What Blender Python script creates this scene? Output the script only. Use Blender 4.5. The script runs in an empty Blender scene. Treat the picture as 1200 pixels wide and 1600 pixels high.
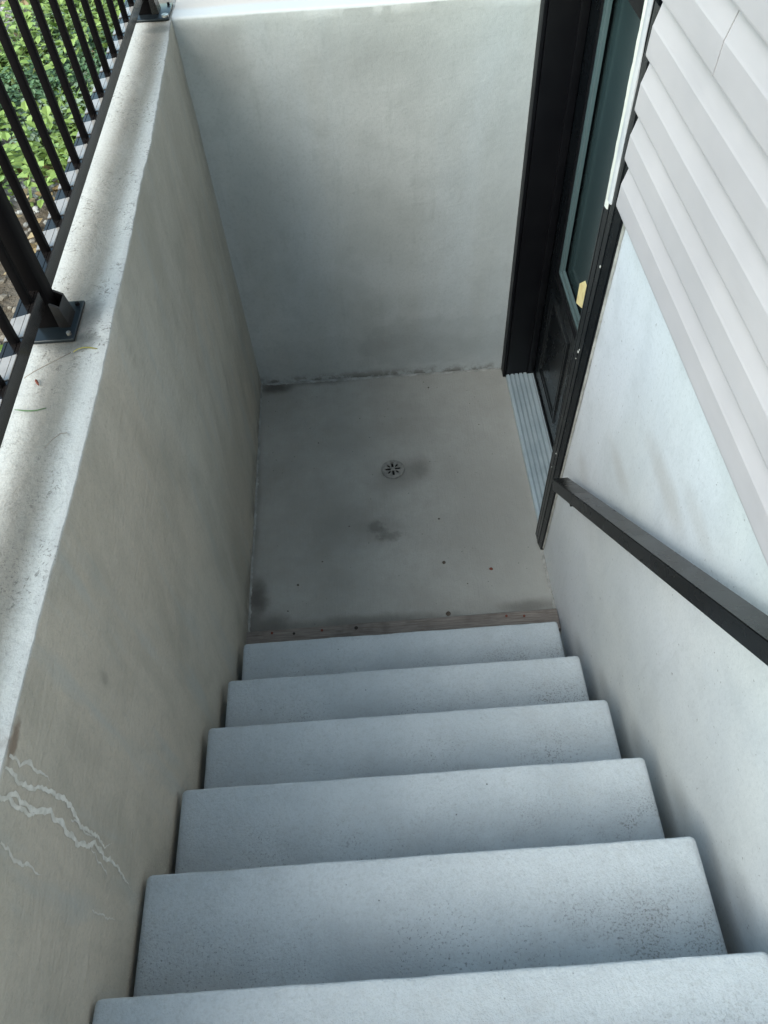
import bpy, bmesh, math, random
from mathutils import Vector, Matrix, noise

random.seed(7)
S = bpy.context.scene
COL = S.collection
# ------------------------------------------------------------------ camera
def cam_axes(p, y, r):
    cp, sp, cy, sy = math.cos(p), math.sin(p), math.cos(y), math.sin(y)
    f = Vector((sy*cp, cy*cp, -sp)); rt = Vector((cy, -sy, 0)); up = rt.cross(f)
    return (math.cos(r)*rt + math.sin(r)*up, -math.sin(r)*rt + math.cos(r)*up, f)
RT, UP, FW = cam_axes(0.941607533, -0.005151468, -0.077679168)
cd = bpy.data.cameras.new('camera'); cam = bpy.data.objects.new('camera', cd); COL.objects.link(cam)
cd.sensor_fit = 'HORIZONTAL'; cd.sensor_width = 36; cd.lens = 36*1178.1017/1200
cd.clip_start = .05; cd.clip_end = 500
m = Matrix((RT, UP, -FW)).transposed().to_4x4(); m.translation = Vector((0.62058, -0.37602, 2.84872))
cam.matrix_world = m
S.camera = cam
# ------------------------------------------------------------------ light
SUN_EL, SUN_AZ = math.radians(44), math.radians(-132)     # azimuth from +Y towards +X
W = bpy.data.worlds.new('World'); S.world = W; W.use_nodes = True
nt = W.node_tree; bg = nt.nodes['Background']
sky = nt.nodes.new('ShaderNodeTexSky'); sky.sky_type = 'NISHITA'; sky.sun_disc = False
sky.sun_elevation = SUN_EL; sky.sun_rotation = SUN_AZ
sky.air_density = 1.0; sky.dust_density = 0.8; sky.ozone_density = 1.0
tint = nt.nodes.new('ShaderNodeVectorMath'); tint.operation = 'MULTIPLY'; tint.inputs[1].default_value = (1.0, 1.045, .84)
nt.links.new(sky.outputs[0], tint.inputs[0]); nt.links.new(tint.outputs[0], bg.inputs[0]); bg.inputs[1].default_value = 0.15
sd = bpy.data.lights.new('sun', 'SUN'); sun = bpy.data.objects.new('sun', sd); COL.objects.link(sun)
sd.energy = 0.95; sd.angle = math.radians(48); sd.color = (1, .985, .95)
sv = Vector((math.sin(SUN_AZ)*math.cos(SUN_EL), math.cos(SUN_AZ)*math.cos(SUN_EL), math.sin(SUN_EL)))
sun.rotation_euler = sv.to_track_quat('Z', 'Y').to_euler()
S.view_settings.view_transform = 'Standard'; S.view_settings.look = 'None'
S.view_settings.exposure = 1.75; S.view_settings.gamma = 1; S.view_settings.use_curve_mapping = False
S.render.engine = 'CYCLES'

# ------------------------------------------------------------------ dimensions (metres)
WX, LY, RUN, RISE, Y1, WTOP = 1.305, 2.593, 0.2436, 0.2094, 0.964, 1.768
GZ = 1.655                                                # ground outside

# ------------------------------------------------------------------ node helpers
class NM:
    def __init__(s, name):
        s.m = bpy.data.materials.new(name); s.m.use_nodes = True; s.t = s.m.node_tree
        s.b = s.t.nodes['Principled BSDF']; s.tc = s.t.nodes.new('ShaderNodeTexCoord')
        s.P = s.tc.outputs['Object']
    def L(s, a, b): s.t.links.new(a, b)
    def setin(s, sock, v):
        if isinstance(v, bpy.types.NodeSocket): s.L(v, sock)
        elif isinstance(v, (tuple, list)) and len(v) == 3 and sock.type == 'RGBA': sock.default_value = (*v, 1)
        else: sock.default_value = v
    def n(s, kind, **kw):
        nd = s.t.nodes.new(kind)
        for k, v in kw.items():
            setattr(nd, k, v)
        return nd
    def map(s, scale=(1, 1, 1), loc=(0, 0, 0), rot=(0, 0, 0)):
        nd = s.n('ShaderNodeMapping'); nd.inputs['Scale'].default_value = scale
        nd.inputs['Location'].default_value = loc; nd.inputs['Rotation'].default_value = rot
        s.L(s.P, nd.inputs[0]); return nd.outputs[0]
    def noise(s, scale, detail=4, rough=.55, vec=None, dist=0):
        nd = s.n('ShaderNodeTexNoise'); nd.inputs['Scale'].default_value = scale
        nd.inputs['Detail'].default_value = detail; nd.inputs['Roughness'].default_value = rough
        nd.inputs['Distortion'].default_value = dist
        s.L(vec or s.P, nd.inputs['Vector']); return nd.outputs['Fac']
    def voro(s, scale, vec=None, feature='F1'):
        nd = s.n('ShaderNodeTexVoronoi'); nd.feature = feature; nd.inputs['Scale'].default_value = scale
        s.L(vec or s.P, nd.inputs['Vector']); return nd.outputs['Distance']
    def rng(s, v, a, b, c=0, d=1, smooth=True):
        nd = s.n('ShaderNodeMapRange'); nd.interpolation_type = 'SMOOTHSTEP' if smooth else 'LINEAR'
        s.setin(nd.inputs[0], v)
        for i, x in enumerate((a, b, c, d)): nd.inputs[i+1].default_value = x
        return nd.outputs[0]
    def math(s, op, a, b=0.0):
        nd = s.n('ShaderNodeMath'); nd.operation = op; s.setin(nd.inputs[0], a); s.setin(nd.inputs[1], b); return nd.outputs[0]
    def mix(s, f, a, b, mode='MIX'):
        nd = s.n('ShaderNodeMix'); nd.data_type = 'RGBA'; nd.blend_type = mode
        s.setin(nd.inputs[0], f); s.setin(nd.inputs[6], a); s.setin(nd.inputs[7], b); return nd.outputs[2]
    def sep(s):
        nd = s.n('ShaderNodeSeparateXYZ'); s.L(s.P, nd.inputs[0]); return nd.outputs
    def spot(s, c, r, inner=.3, warp=.0, wscale=14):
        """soft round mark centred at c with radii r"""
        sub = s.n('ShaderNodeVectorMath'); sub.operation = 'SUBTRACT'; s.L(s.P, sub.inputs[0]); sub.inputs[1].default_value = c
        div = s.n('ShaderNodeVectorMath'); div.operation = 'DIVIDE'; s.L(sub.outputs[0], div.inputs[0]); div.inputs[1].default_value = r
        ln = s.n('ShaderNodeVectorMath'); ln.operation = 'LENGTH'; s.L(div.outputs[0], ln.inputs[0])
        v = ln.outputs['Value']
        if warp:
            v = s.math('ADD', v, s.math('MULTIPLY', s.math('SUBTRACT', s.noise(wscale, 4), .5), warp))
        return s.rng(v, inner, 1, 1, 0)
    def bump(s, h, strength=.3, dist=.01, prev=None):
        nd = s.n('ShaderNodeBump'); nd.inputs['Strength'].default_value = strength; nd.inputs['Distance'].default_value = dist
        s.L(h, nd.inputs['Height'])
        if prev: s.L(prev, nd.inputs['Normal'])
        return nd.outputs[0]
    def done(s, color=None, rough=.8, spec=.3, normal=None, metal=0, **kw):
        if color is not None: s.setin(s.b.inputs['Base Color'], color)
        s.setin(s.b.inputs['Roughness'], rough); s.b.inputs['Specular IOR Level'].default_value = spec
        s.b.inputs['Metallic'].default_value = metal
        if normal: s.L(normal, s.b.inputs['Normal'])
        for k, v in kw.items(): s.setin(s.b.inputs[k.replace('_', ' ')], v)
        return s.m

def mul(c, k): return tuple(x*k for x in c)

def parge(name, base, dark, light, streak=1.0, vertical=True, tan=None, extra=None, bumpk=1.0):
    q = NM(name)
    big = q.noise(1.7, 4, .6, dist=.4)
    vs = q.map((3.2, 3.2, .55)) if vertical else q.P
    st = q.noise(1.3, 5, .6, vs, .3)
    mid = q.noise(9, 5, .6)
    fine = q.noise(260, 3, .6)
    c = q.mix(q.rng(big, .32, .68), dark, base)
    c = q.mix(q.math('MULTIPLY', q.rng(st, .42, .72), .6*streak), c, light)
    if tan: c = q.mix(q.math('MULTIPLY', q.rng(q.noise(1.1, 3, .5, q.map((1, 1, .6), (5, 2, 3))), .38, .66), .7), c, tan)
    c = q.mix(q.math('MULTIPLY', q.rng(mid, .48, .75), .22), c, mul(dark, .7))
    c = q.mix(q.math('MULTIPLY', q.rng(fine, .3, .7), .16), c, mul(dark, .75))
    sp = q.rng(q.voro(38), .045, .012)
    c = q.mix(q.math('MULTIPLY', sp, q.rng(q.noise(5, 2), .5, .62, 0, .7)), c, mul(dark, .3))
    c = q.mix(q.math('MULTIPLY', q.rng(q.noise(85, 3, .7), .48, .68), .22), c, mul(dark, .72))
    c = q.mix(q.math('MULTIPLY', q.rng(q.noise(22, 5, .7, q.map((1, 1, .16))), .55, .72), .25), c, mul(dark, .8))
    if extra: c = extra(q, c)
    nb = q.bump(q.noise(3.0, 4, .55), .35*bumpk, .03)
    tr = q.noise(7, 4, .6, q.map((1.6, 1, 3.4), (1, 2, 3), (.3, .5, .2)), 1.2)
    nb = q.bump(tr, .38*bumpk, .010, nb)
    nb = q.bump(q.noise(28, 5, .65), .40*bumpk, .007, nb)
    nb = q.bump(q.noise(95, 4, .7), .55*bumpk, .0028, nb)
    nb = q.bump(fine, .35*bumpk, .0015, nb)
    return q.done(c, .85, .25, nb)

# ------------------------------------------------------------------ materials
def left_extra(q, c):
    x, y, z = q.sep()
    c = q.mix(q.math('MULTIPLY', q.rng(q.noise(2.4, 5, .62, q.map((1, 2.2, .7), (3, 1, 7)), .5), .42, .70), .40), c, (.32, .305, .255))
    c = q.mix(q.math('MULTIPLY', q.rng(q.noise(3.1, 4, .6, q.map((1, 3.0, .45), (9, 4, 2))), .52, .7), .4), c, (.42, .45, .44))
    # grime that has settled along the top of the wall (a brown band between two cleaner strips)
    top = q.rng(z, 1.752, 1.762)
    nx = q.math('ADD', x, q.math('MULTIPLY', q.math('SUBTRACT', q.noise(3.5, 4), .5), .022))
    band = q.math('MULTIPLY', q.rng(nx, -.125, -.05), q.rng(nx, .025, -.03))
    w = q.mix(q.rng(q.noise(6, 5, .65, q.map((1, .5, 1))), .35, .7), (.575, .56, .525), (.52, .51, .48))
    w = q.mix(q.math('MULTIPLY', band, q.rng(q.noise(5, 5, .65, q.map((1, .3, 1))), .2, .7, .68, .95)), w, (.235, .20, .16))
    w = q.mix(q.math('MULTIPLY', q.rng(q.noise(130, 4, .75), .45, .65), q.math('ADD', q.math('MULTIPLY', band, .35), .12)), w, (.22, .20, .17))
    w = q.mix(q.math('MULTIPLY', q.rng(q.noise(70, 5, .75, dist=1.5), .54, .62), q.rng(q.noise(7, 3), .42, .62, .1, .8)), w, (.12, .105, .09))
    for (sx, sy, rx, ry, k) in ((-.05, .93, .10, .05, .75), (-.005, 1.0, .035, .12, .6), (-.03, 2.52, .07, .05, .6), (-.05, 1.10, .05, .05, .2)):
        w = q.mix(q.math('MULTIPLY', q.spot((sx, sy, 1.77), (rx, ry, .1), .2, 1.0, 22), k), w, (.10, .10, .09))
    sides = q.rng(z, 1.7615, 1.7655)
    c = q.mix(sides, c, w)
    # brown stain on the rim near the cracks, damp marks at the foot
    c = q.mix(q.math('MULTIPLY', q.spot((.03, .045, 1.752), (.1, .05, .02), .2, 1.2, 40), .75), c, (.20, .14, .10))
    c = q.mix(q.math('MULTIPLY', q.spot((0, .28, 1.45), (.1, .02, .05), .2, .8, 25), .35), c, (.1, .09, .08))
    c = q.mix(q.math('MULTIPLY', q.rng(z, .16, -.02), q.rng(q.noise(9, 4), .4, .62, .1, .6)), c, (.13, .125, .11))
    return c
def back_extra(q, c):
    x, y, z = q.sep()
    nz = q.math('ADD', z, q.math('MULTIPLY', q.math('SUBTRACT', q.noise(4.5, 5, .6), .5), .30))
    c = q.mix(q.math('MULTIPLY', q.rng(nz, .27, .255), .10), c, (.20, .20, .185))
    c = q.mix(q.math('MULTIPLY', q.spot((.95, 2.6, .22), (.45, .2, .17), .82, .9, 9), .17), c, (.17, .175, .165))
    c = q.mix(q.math('MULTIPLY', q.spot((.24, 2.6, 1.1), (.30, .2, .55), .1, 1.0, 5), .18), c, (.20, .20, .185))
    c = q.mix(q.math('MULTIPLY', q.spot((.12, 2.6, 1.63), (.14, .2, .28), .1, 1.0, 7), .25), c, (.20, .18, .16))
    c = q.mix(q.math('MULTIPLY', q.spot((.72, 2.6, 1.6), (.5, .2, .2), .2, 1.0, 6), .30), c, (.24, .24, .22))
    c = q.mix(q.math('MULTIPLY', q.rng(x, .7, 1.3), .35), c, (.50, .56, .58))
    c = q.mix(q.math('MULTIPLY', q.rng(z, .07, .0), q.rng(q.noise(12, 5, .7), .42, .6, .0, .75)), c, (.12, .105, .085))
    c = q.mix(q.math('MULTIPLY', q.rng(z, 1.756, 1.764), .85), c, (.62, .62, .61))
    c = q.mix(q.math('MULTIPLY', q.rng(z, 1.756, 1.764), q.rng(y, 2.66, 2.70, 0, .7)), c, (.62, .52, .44))
    return c
def right_extra(q, c):
    x, y, z = q.sep()
    for (sy, sz, ry, rz, k) in ((.72, 1.36, .22, .07, .40), (.98, 1.12, .16, .06, .32), (1.22, .80, .12, .08, .2), (.55, 1.46, .16, .05, .25)):
        c = q.mix(q.math('MULTIPLY', q.spot((1.3, sy, sz), (.2, ry, rz), .1, .9, 6), k), c, (.32, .29, .25))
    # darker patches just above each step
    for k in range(1, 7):
        c = q.mix(q.math('MULTIPLY', q.spot((1.3, Y1-(k-.45)*RUN, k*RISE+.02), (.2, .10, .07), .1, 1.0, 9), .22), c, (.22, .21, .19))
    c = q.mix(q.math('MULTIPLY', q.rng(q.noise(70, 3, .6), .68, .74), .6), c, (.15, .14, .13))
    return c
M = {}
M['left_wall'] = parge('parged_wall_tan', (.56, .535, .465), (.45, .43, .37), (.61, .59, .53), .7, True, (.59, .515, .42), left_extra)
M['back_wall'] = parge('parged_wall_grey', (.50, .50, .47), (.40, .40, .37), (.50, .525, .525), .9, True, None, back_extra, .3)
M['right_wall'] = parge('parged_foundation', (.575, .59, .575), (.50, .525, .53), (.63, .64, .62), .8, True, (.60, .62, .66), right_extra, .3)

def floor_mat():
    q = NM('landing_concrete')
    x, y, z = q.sep()
    c = q.mix(q.rng(q.noise(2.2, 5, .6), .3, .7), (.285, .27, .238), (.37, .357, .322))
    c = q.mix(q.math('MULTIPLY', q.rng(q.noise(14, 5, .65), .42, .7), .35), c, (.28, .262, .23))
    br = q.noise(6, 4, .7, q.map((26, 1.2, 1)))             # brush strokes from finishing
    c = q.mix(q.math('MULTIPLY', q.rng(br, .45, .75), .20), c, (.26, .245, .215))
    c = q.mix(q.math('MULTIPLY', q.rng(q.noise(300, 2), .35, .7), .25), c, (.21, .20, .18))
    c = q.mix(q.math('MULTIPLY', q.rng(x, .65, 1.3), .25), c, (.34, .35, .335))
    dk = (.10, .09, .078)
    for (sx, sy, rx, ry, k, wp, ws) in ((.735, 1.925, .16, .125, .42, .35, 5), (.668, 1.945, .075, .07, .55, .5, 20), (.80, 1.955, .07, .09, .35, .8, 16), (.63, 1.88, .13, .13, .22, .5, 8),
            (.565, 1.615, .05, .05, .55, 1.6, 34), (.595, 1.585, .05, .04, .4, 1.6, 34), (.63, 1.555, .085, .035, .50, 1.6, 34), (.59, 1.6, .16, .10, .25, 1.0, 10), (.03, 1.28, .07, .15, .9, .9, 14), (.06, 1.14, .22, .09, .7, .9, 12),
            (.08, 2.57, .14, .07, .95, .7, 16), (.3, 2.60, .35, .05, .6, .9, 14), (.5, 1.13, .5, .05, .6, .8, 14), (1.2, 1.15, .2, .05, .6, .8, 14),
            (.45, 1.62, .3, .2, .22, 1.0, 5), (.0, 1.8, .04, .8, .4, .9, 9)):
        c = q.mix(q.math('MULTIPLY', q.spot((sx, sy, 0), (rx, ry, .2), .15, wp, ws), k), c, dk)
    c = q.mix(q.math('MULTIPLY', q.rng(q.voro(22), .07, .03), q.rng(q.noise(4, 2), .42, .52, 0, .9)), c, (.06, .05, .045))
    c = q.mix(q.math('MULTIPLY', q.rng(q.voro(60), .10, .04), q.rng(q.noise(6, 2), .5, .6, 0, .7)), c, (.12, .11, .10))
    c = q.mix(q.math('MULTIPLY', q.rng(q.noise(55, 4, .7), .66, .74), .35), c, (.36, .36, .34))
    nb = q.bump(br, .5, .004); nb = q.bump(q.noise(20, 5, .6), .4, .007, nb); nb = q.bump(q.noise(110, 4, .7), .5, .0025, nb); nb = q.bump(q.noise(300, 2), .3, .001, nb)
    return q.done(c, .78, .3, nb)
M['floor'] = floor_mat()

def step_mat():
    q = NM('precast_step_concrete')
    x, y, z = q.sep()
    c = q.mix(q.rng(q.noise(2.6, 5, .6), .3, .7), (.42, .455, .47), (.50, .53, .54))
    c = q.mix(q.math('MULTIPLY', q.rng(q.noise(17, 5, .65), .45, .7), .22), c, (.34, .35, .36))
    # darker towards the back of every tread, broken up by noise
    fr = q.math('FRACT', q.math('DIVIDE', q.math('SUBTRACT', Y1+.006, y), RUN))
    back = q.math('MULTIPLY', q.rng(fr, .25, .95), q.rng(q.noise(4, 4, .6), .35, .65, .2, 1))
    c = q.mix(q.math('MULTIPLY', back, .45), c, (.25, .25, .245))
    pit = q.rng(q.noise(150, 3, .66), .57, .66)
    c = q.mix(q.math('MULTIPLY', pit, q.math('MULTIPLY', q.rng(fr, .1, .8, .08, .75), q.rng(q.noise(5, 3), .4, .6, .25, 1))), c, (.13, .13, .125))
    c = q.mix(q.math('MULTIPLY', q.rng(q.noise(240, 2, .6), .35, .75), .25), c, (.31, .32, .33))
    c = q.mix(q.math('MULTIPLY', q.rng(q.voro(14), .042, .014), q.rng(q.noise(4, 2), .46, .56, 0, .9)), c, (.07, .065, .06))
    c = q.mix(q.math('MULTIPLY', q.rng(q.noise(90, 3, .7), .5, .66), .30), c, (.33, .335, .33))
    c = q.mix(q.math('MULTIPLY', q.math('MULTIPLY', q.rng(x, .55, 1.15), q.rng(fr, .2, .7)), q.math('MULTIPLY', q.rng(q.noise(190, 3, .7), .52, .62, 0, .75), q.rng(q.noise(8, 4, .65), .42, .60))), c, (.15, .14, .125))
    c = q.mix(q.math('MULTIPLY', q.rng(q.noise(3.3, 5, .7, dist=1.2), .54, .68), .18), c, (.33, .32, .30))
    # pale lip along the front edge
    lip = q.math('MAXIMUM', q.rng(fr, .055, .02), q.rng(fr, .965, .99))
    c = q.mix(q.math('MULTIPLY', lip, q.rng(q.noise(24, 4), .3, .6, .25, .9)), c, (.58, .61, .62))
    nb = q.bump(q.noise(7, 4), .2, .01)
    nb = q.bump(q.noise(42, 4, .6), .35, .004, nb); nb = q.bump(q.noise(115, 4, .7), .9, .0032, nb)
    nb = q.bump(q.noise(300, 2), .35, .001, nb)
    return q.done(c, .62, .35, nb)
M['step'] = step_mat()

def metal_black(name, col=(.012, .012, .014), rough=.22, spec=.5, dust=.25):
    q = NM(name)
    n1 = q.noise(6, 3)
    c = q.mix(q.math('MULTIPLY', q.rng(n1, .4, .7), dust), col, (.06, .06, .06))
    nb = q.bump(q.noise(35, 3), .08, .002)
    return q.done(c, q.rng(q.noise(8, 3), .3, .7, rough, rough+.07), spec, nb)
M['rail'] = metal_black('black_powder_coat', (.011,.009,.0085), .16, .4, .05)
M['sky_glint'] = (lambda q: q.done(q.mix(q.rng(q.noise(25, 4), .3, .7), (.30, .265, .235), (.36, .32, .29)), .10, 1.0))(NM('rail_glint_pale'))  # sky reflection on the rail top put into a pale colour
M['picket'] = metal_black('black_picket_coat', (.005, .004, .0045), .6, .1, .02)
M['handrail'] = metal_black('black_handrail_coat', (.008, .008, .008), .24, .4, .05)
M['frame'] = metal_black('black_door_paint', (.003, .004, .005), .24, .3, .02)
M['frame_satin'] = metal_black('black_jamb_paint', (.003, .003, .004), .45, .15, .03)
M['zinc'] = (lambda q: q.done(q.mix(q.rng(q.noise(90, 3), .4, .6), (.55, .53, .5), (.3, .26, .22)), .4, .5, None, .8))(NM('bolt_zinc'))
M['steel'] = (lambda q: q.done(q.mix(q.rng(q.noise(9, 3), .3, .7), (.008, .012, .015), (.015, .018, .02)), .28, .3))(NM('plate_coat'))
def alu():
    q = NM('threshold_aluminium')
    x, y, z = q.sep()
    c = q.mix(q.rng(q.noise(9, 4, .6), .35, .7), (.52, .60, .635), (.43, .51, .55))
    gr = q.math('FRACT', q.math('DIVIDE', q.math('SUBTRACT', x, 1.312), .0225))
    c = q.mix(q.math('MULTIPLY', q.math('MULTIPLY', q.rng(gr, .40, .48), q.rng(gr, .76, .70)), .45), c, (.16, .19, .21))  # shade and dirt of the grooves painted dark so the ribs show
    return q.done(c, .34, .5, None, .4)
M['alu'] = alu()
def vinyl():
    q = NM('siding_vinyl')
    c = q.mix(q.rng(q.noise(1.8, 4, .6), .3, .7), (.375, .35, .365), (.43, .40, .412))
    c = q.mix(q.math('MULTIPLY', q.rng(q.noise(5, 5, .6, q.map((1, .4, 2))), .45, .72), .3), c, (.32, .305, .315))
    g = q.noise(30, 4, .6, q.map((1, .08, 1)))
    nb = q.bump(g, .3, .002); nb = q.bump(q.noise(2.2, 3), .5, .015, nb)
    return q.done(c, .45, .4, nb)
M['vinyl'] = vinyl()
M['trim'] = (lambda q: q.done(q.mix(q.rng(q.noise(12, 4), .3, .7), (.40, .405, .43), (.50, .50, .51)), .45, .4))(NM('white_trim'))
M['caulk'] = (lambda q: q.done((.58, .58, .53), .5, .4, q.bump(q.noise(60, 3), .5, .004)))(NM('white_caulk'))
M['mortar'] = (lambda q: q.done(q.mix(q.rng(q.noise(20, 4), .3, .7), (.22, .215, .195), (.36, .355, .33)), .9, .2, q.bump(q.noise(90, 4), .7, .003)))(NM('mortar_smear'))
M['mineral'] = (lambda q: q.done(q.mix(q.rng(q.noise(50, 4), .35, .65), (.60, .58, .52), (.76, .74, .68)), .9, .2, q.bump(q.noise(150, 3), .6, .002)))(NM('mineral_deposit'))
M['mineral_faint'] = (lambda q: q.done(q.mix(q.rng(q.noise(50, 4), .35, .65), (.60, .575, .52), (.68, .655, .60)), .9, .2))(NM('mineral_deposit_faint'))
def wood():
    q = NM('weathered_wood')
    g = q.noise(14, 5, .65, q.map((.8, 12, 12)))
    c = q.mix(q.rng(g, .3, .7), (.165, .135, .115), (.27, .235, .205))
    c = q.mix(q.math('MULTIPLY', q.rng(q.noise(7, 4), .5, .7), .6), c, (.10, .085, .075))
    return q.done(c, .85, .2, q.bump(g, .4, .002))
M['wood'] = wood()
M['rust'] = (lambda q: q.done((.16, .045, .03), .8, .2))(NM('rusty_nail'))
M['drain'] = (lambda q: q.done(q.mix(q.rng(q.noise(60, 4), .3, .7), (.15, .145, .13), (.24, .225, .20)), .6, .4, q.bump(q.noise(200, 2), .3, .001)))(NM('drain_cover_plastic'))
M['pit_shade'] = (lambda q: q.done((.012, .011, .01), .9, .1))(NM('pit_shade_dark'))
M['soil_dark'] = (lambda q: q.done((.045, .038, .032), .95, .1, q.bump(q.noise(40, 4), .8, .01)))(NM('damp_soil'))
M['tag'] = (lambda q: q.done(q.mix(q.rng(q.noise(45, 3), .45, .6), (.82, .70, .36), (.74, .60, .28)), .7, .2))(NM('yellow_paper'))
M['glass'] = (lambda q: q.done((.026, .044, .046), .18, .4))(NM('dark_door_glass'))
M['interior'] = (lambda q: q.done(q.mix(q.rng(q.noise(2, 2), .3, .7), (.10, .12, .12), (.14, .16, .16)), .8, .2))(NM('interior_paint'))
M['sheen_bead'] = (lambda q: q.done((.055, .085, .088), .3, .45))(NM('lite_frame_sky_sheen'))  # teal sky sheen on black paint put into the base colour
M['pebble'] = (lambda q: q.done(q.mix(q.rng(q.noise(120, 3), .3, .7), (.06, .05, .04), (.13, .10, .08)), .9, .2))(NM('dark_pebble'))
def gravel():
    q = NM('pale_gravel')
    inf = q.n('ShaderNodeTexWhiteNoise'); 
    snap = q.n('ShaderNodeVectorMath'); snap.operation = 'SNAP'; q.L(q.P, snap.inputs[0]); snap.inputs[1].default_value = (.03, .03, .5)
    q.L(snap.outputs[0], inf.inputs['Vector'])
    c = q.mix(inf.outputs['Value'], (.36, .34, .31), (.60, .60, .58))
    c = q.mix(q.math('MULTIPLY', q.rng(q.sep()[1], 1.75, 1.45), .85), c, (.20, .155, .11))
    return q.done(c, .85, .2, q.bump(q.noise(120, 3), .4, .003))
M['gravel'] = gravel()
def dirt():
    q = NM('gravelly_soil')
    c = q.mix(q.rng(q.noise(6, 6, .7), .35, .65), (.10, .075, .05), (.20, .165, .13))
    pale = q.math('MULTIPLY', q.rng(q.noise(2.2, 4, .6), .42, .55), q.rng(q.sep()[1], 1.6, 1.9))
    c = q.mix(pale, c, q.mix(q.rng(q.noise(60, 4), .35, .6), (.38, .37, .35), (.62, .62, .60)))
    far = q.rng(q.sep()[1], 6, 9)
    return q.done(c, .95, .1, q.bump(q.noise(45, 5, .7), .9, .02))
M['dirt'] = dirt()
def leafm(name, a, b):
    q = NM(name)
    c = q.mix(q.rng(q.noise(9, 3), .3, .7), a, b)
    return q.done(c, .5, .35, q.bump(q.noise(80, 3), .3, .003), 0, Transmission_Weight=0.0)
M['leaf_a'] = leafm('leaf_green', (.05, .105, .045), (.11, .19, .08))
M['leaf_b'] = leafm('leaf_yellow_green', (.16, .25, .05), (.25, .34, .09))
M['leaf_c'] = leafm('leaf_grey_green', (.15, .22, .14), (.30, .36, .25))
M['dry'] = leafm('dry_leaf', (.28, .19, .09), (.36, .28, .16))
M['path'] = parge('outdoor_concrete', (.40, .40, .385), (.33, .33, .31), (.46, .46, .45), .4, False)

# ------------------------------------------------------------------ object helpers
def put(name, me, mat=None, parent=None, loc=None):
    o = bpy.data.objects.new(name, me); COL.objects.link(o)
    if mat and me is not None and len(me.materials) == 0: me.materials.append(mat)
    if parent: o.parent = parent
    if loc: o.location = loc
    return o
def meshof(name, v, f, smooth=False):
    me = bpy.data.meshes.new(name); me.from_pydata(v, [], f); me.update()
    if smooth:
        me.shade_smooth()
    return me
def thing(name, label, cat, loc=(0, 0, 0), group=None):
    o = bpy.data.objects.new(name, None); COL.objects.link(o); o.location = loc
    o.empty_display_size = .1
    return tag(o, label, cat, group)
def tag(o, label, cat=None, group=None):
    o['label'] = label
    if cat: o['category'] = cat
    if group: o['group'] = group
    return o
def boxmesh(name, x0, x1, y0, y1, z0, z1, bev=.0, seg=2):
    bm = bmesh.new()
    bmesh.ops.create_cube(bm, size=1)
    for v in bm.verts:
        v.co = Vector(((x0+x1)/2+v.co.x*(x1-x0), (y0+y1)/2+v.co.y*(y1-y0), (z0+z1)/2+v.co.z*(z1-z0)))
    if bev: bmesh.ops.bevel(bm, geom=bm.edges[:], offset=bev, segments=seg, affect='EDGES', profile=.6)
    me = bpy.data.meshes.new(name); bm.to_mesh(me); bm.free()
    if bev: me.shade_smooth()
    return me
def box(name, dims, mat, parent=None, bev=.0, seg=2):
    return put(name, boxmesh(name, *dims, bev, seg), mat, parent)
def nz(x, y=0, z=0, s=1.0, seed=0.0):
    return noise.noise(Vector((x*s+seed, y*s+seed*1.7, z*s-seed)))
def loft(name, stations, prof, smooth=True, close_ends=True):
    """stations: list of t, prof(t) -> list of points"""
    rows = [prof(t) for t in stations]; n = len(rows[0]); v = [p for r in rows for p in r]; f = []
    for i in range(len(rows)-1):
        for j in range(n-1):
            a = i*n+j; f.append((a, a+1, a+n+1, a+n))
    if close_ends:
        f.append(tuple(range(n))[::-1]); f.append(tuple((len(rows)-1)*n+j for j in range(n)))
    me = meshof(name, v, f, smooth)
    if smooth:
        try: me.set_sharp_from_angle(angle=math.radians(50))
        except Exception: pass
    return me
def arange(a, b, s):
    n = max(1, int(round((b-a)/s))); return [a+(b-a)*i/n for i in range(n+1)]
def interp(tab, t):
    if t <= tab[0][0]: return tab[0][1]
    for (a, va), (b, vb) in zip(tab, tab[1:]):
        if t <= b: return va+(vb-va)*(t-a)/(b-a)
    return tab[-1][1]
def cyl(name, c, r, h, mat, parent=None, n=16, axis='Z', bev=0):
    bm = bmesh.new()
    bmesh.ops.create_cone(bm, cap_ends=True, segments=n, radius1=r, radius2=r, depth=h)
    if bev: bmesh.ops.bevel(bm, geom=[e for e in bm.edges if e.calc_face_angle(0) > 1], offset=bev, segments=2, affect='EDGES')
    R = Matrix.Identity(4)
    if axis == 'X': R = Matrix.Rotation(math.pi/2, 4, 'Y')
    if axis == 'Y': R = Matrix.Rotation(math.pi/2, 4, 'X')
    bm.transform(Matrix.Translation(c) @ R)
    me = bpy.data.meshes.new(name); bm.to_mesh(me); bm.free()
    return put(name, me, mat, parent)

# ================================================================== SETTING
# ground outside: one sheet with the stairwell and the house left open
hx0, hx1, hy0, hy1 = -.15, 6.4, -3.0, 2.78
gv = [(-80, -80, GZ), (80, -80, GZ), (80, 80, GZ), (-80, 80, GZ), (hx0, hy0, GZ), (hx1, hy0, GZ), (hx1, hy1, GZ), (hx0, hy1, GZ)]
ground = put('ground', meshof('ground', gv, [(0, 1, 5, 4), (1, 2, 6, 5), (2, 3, 7, 6), (3, 0, 4, 7)]), M['dirt']); ground['kind'] = 'structure'
pth = box('path', (-.14, 1.29, -3.0, Y1-7*RUN+.0, 1.2, 8*RISE), M['path'], None, .006); pth['kind'] = 'structure'

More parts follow.
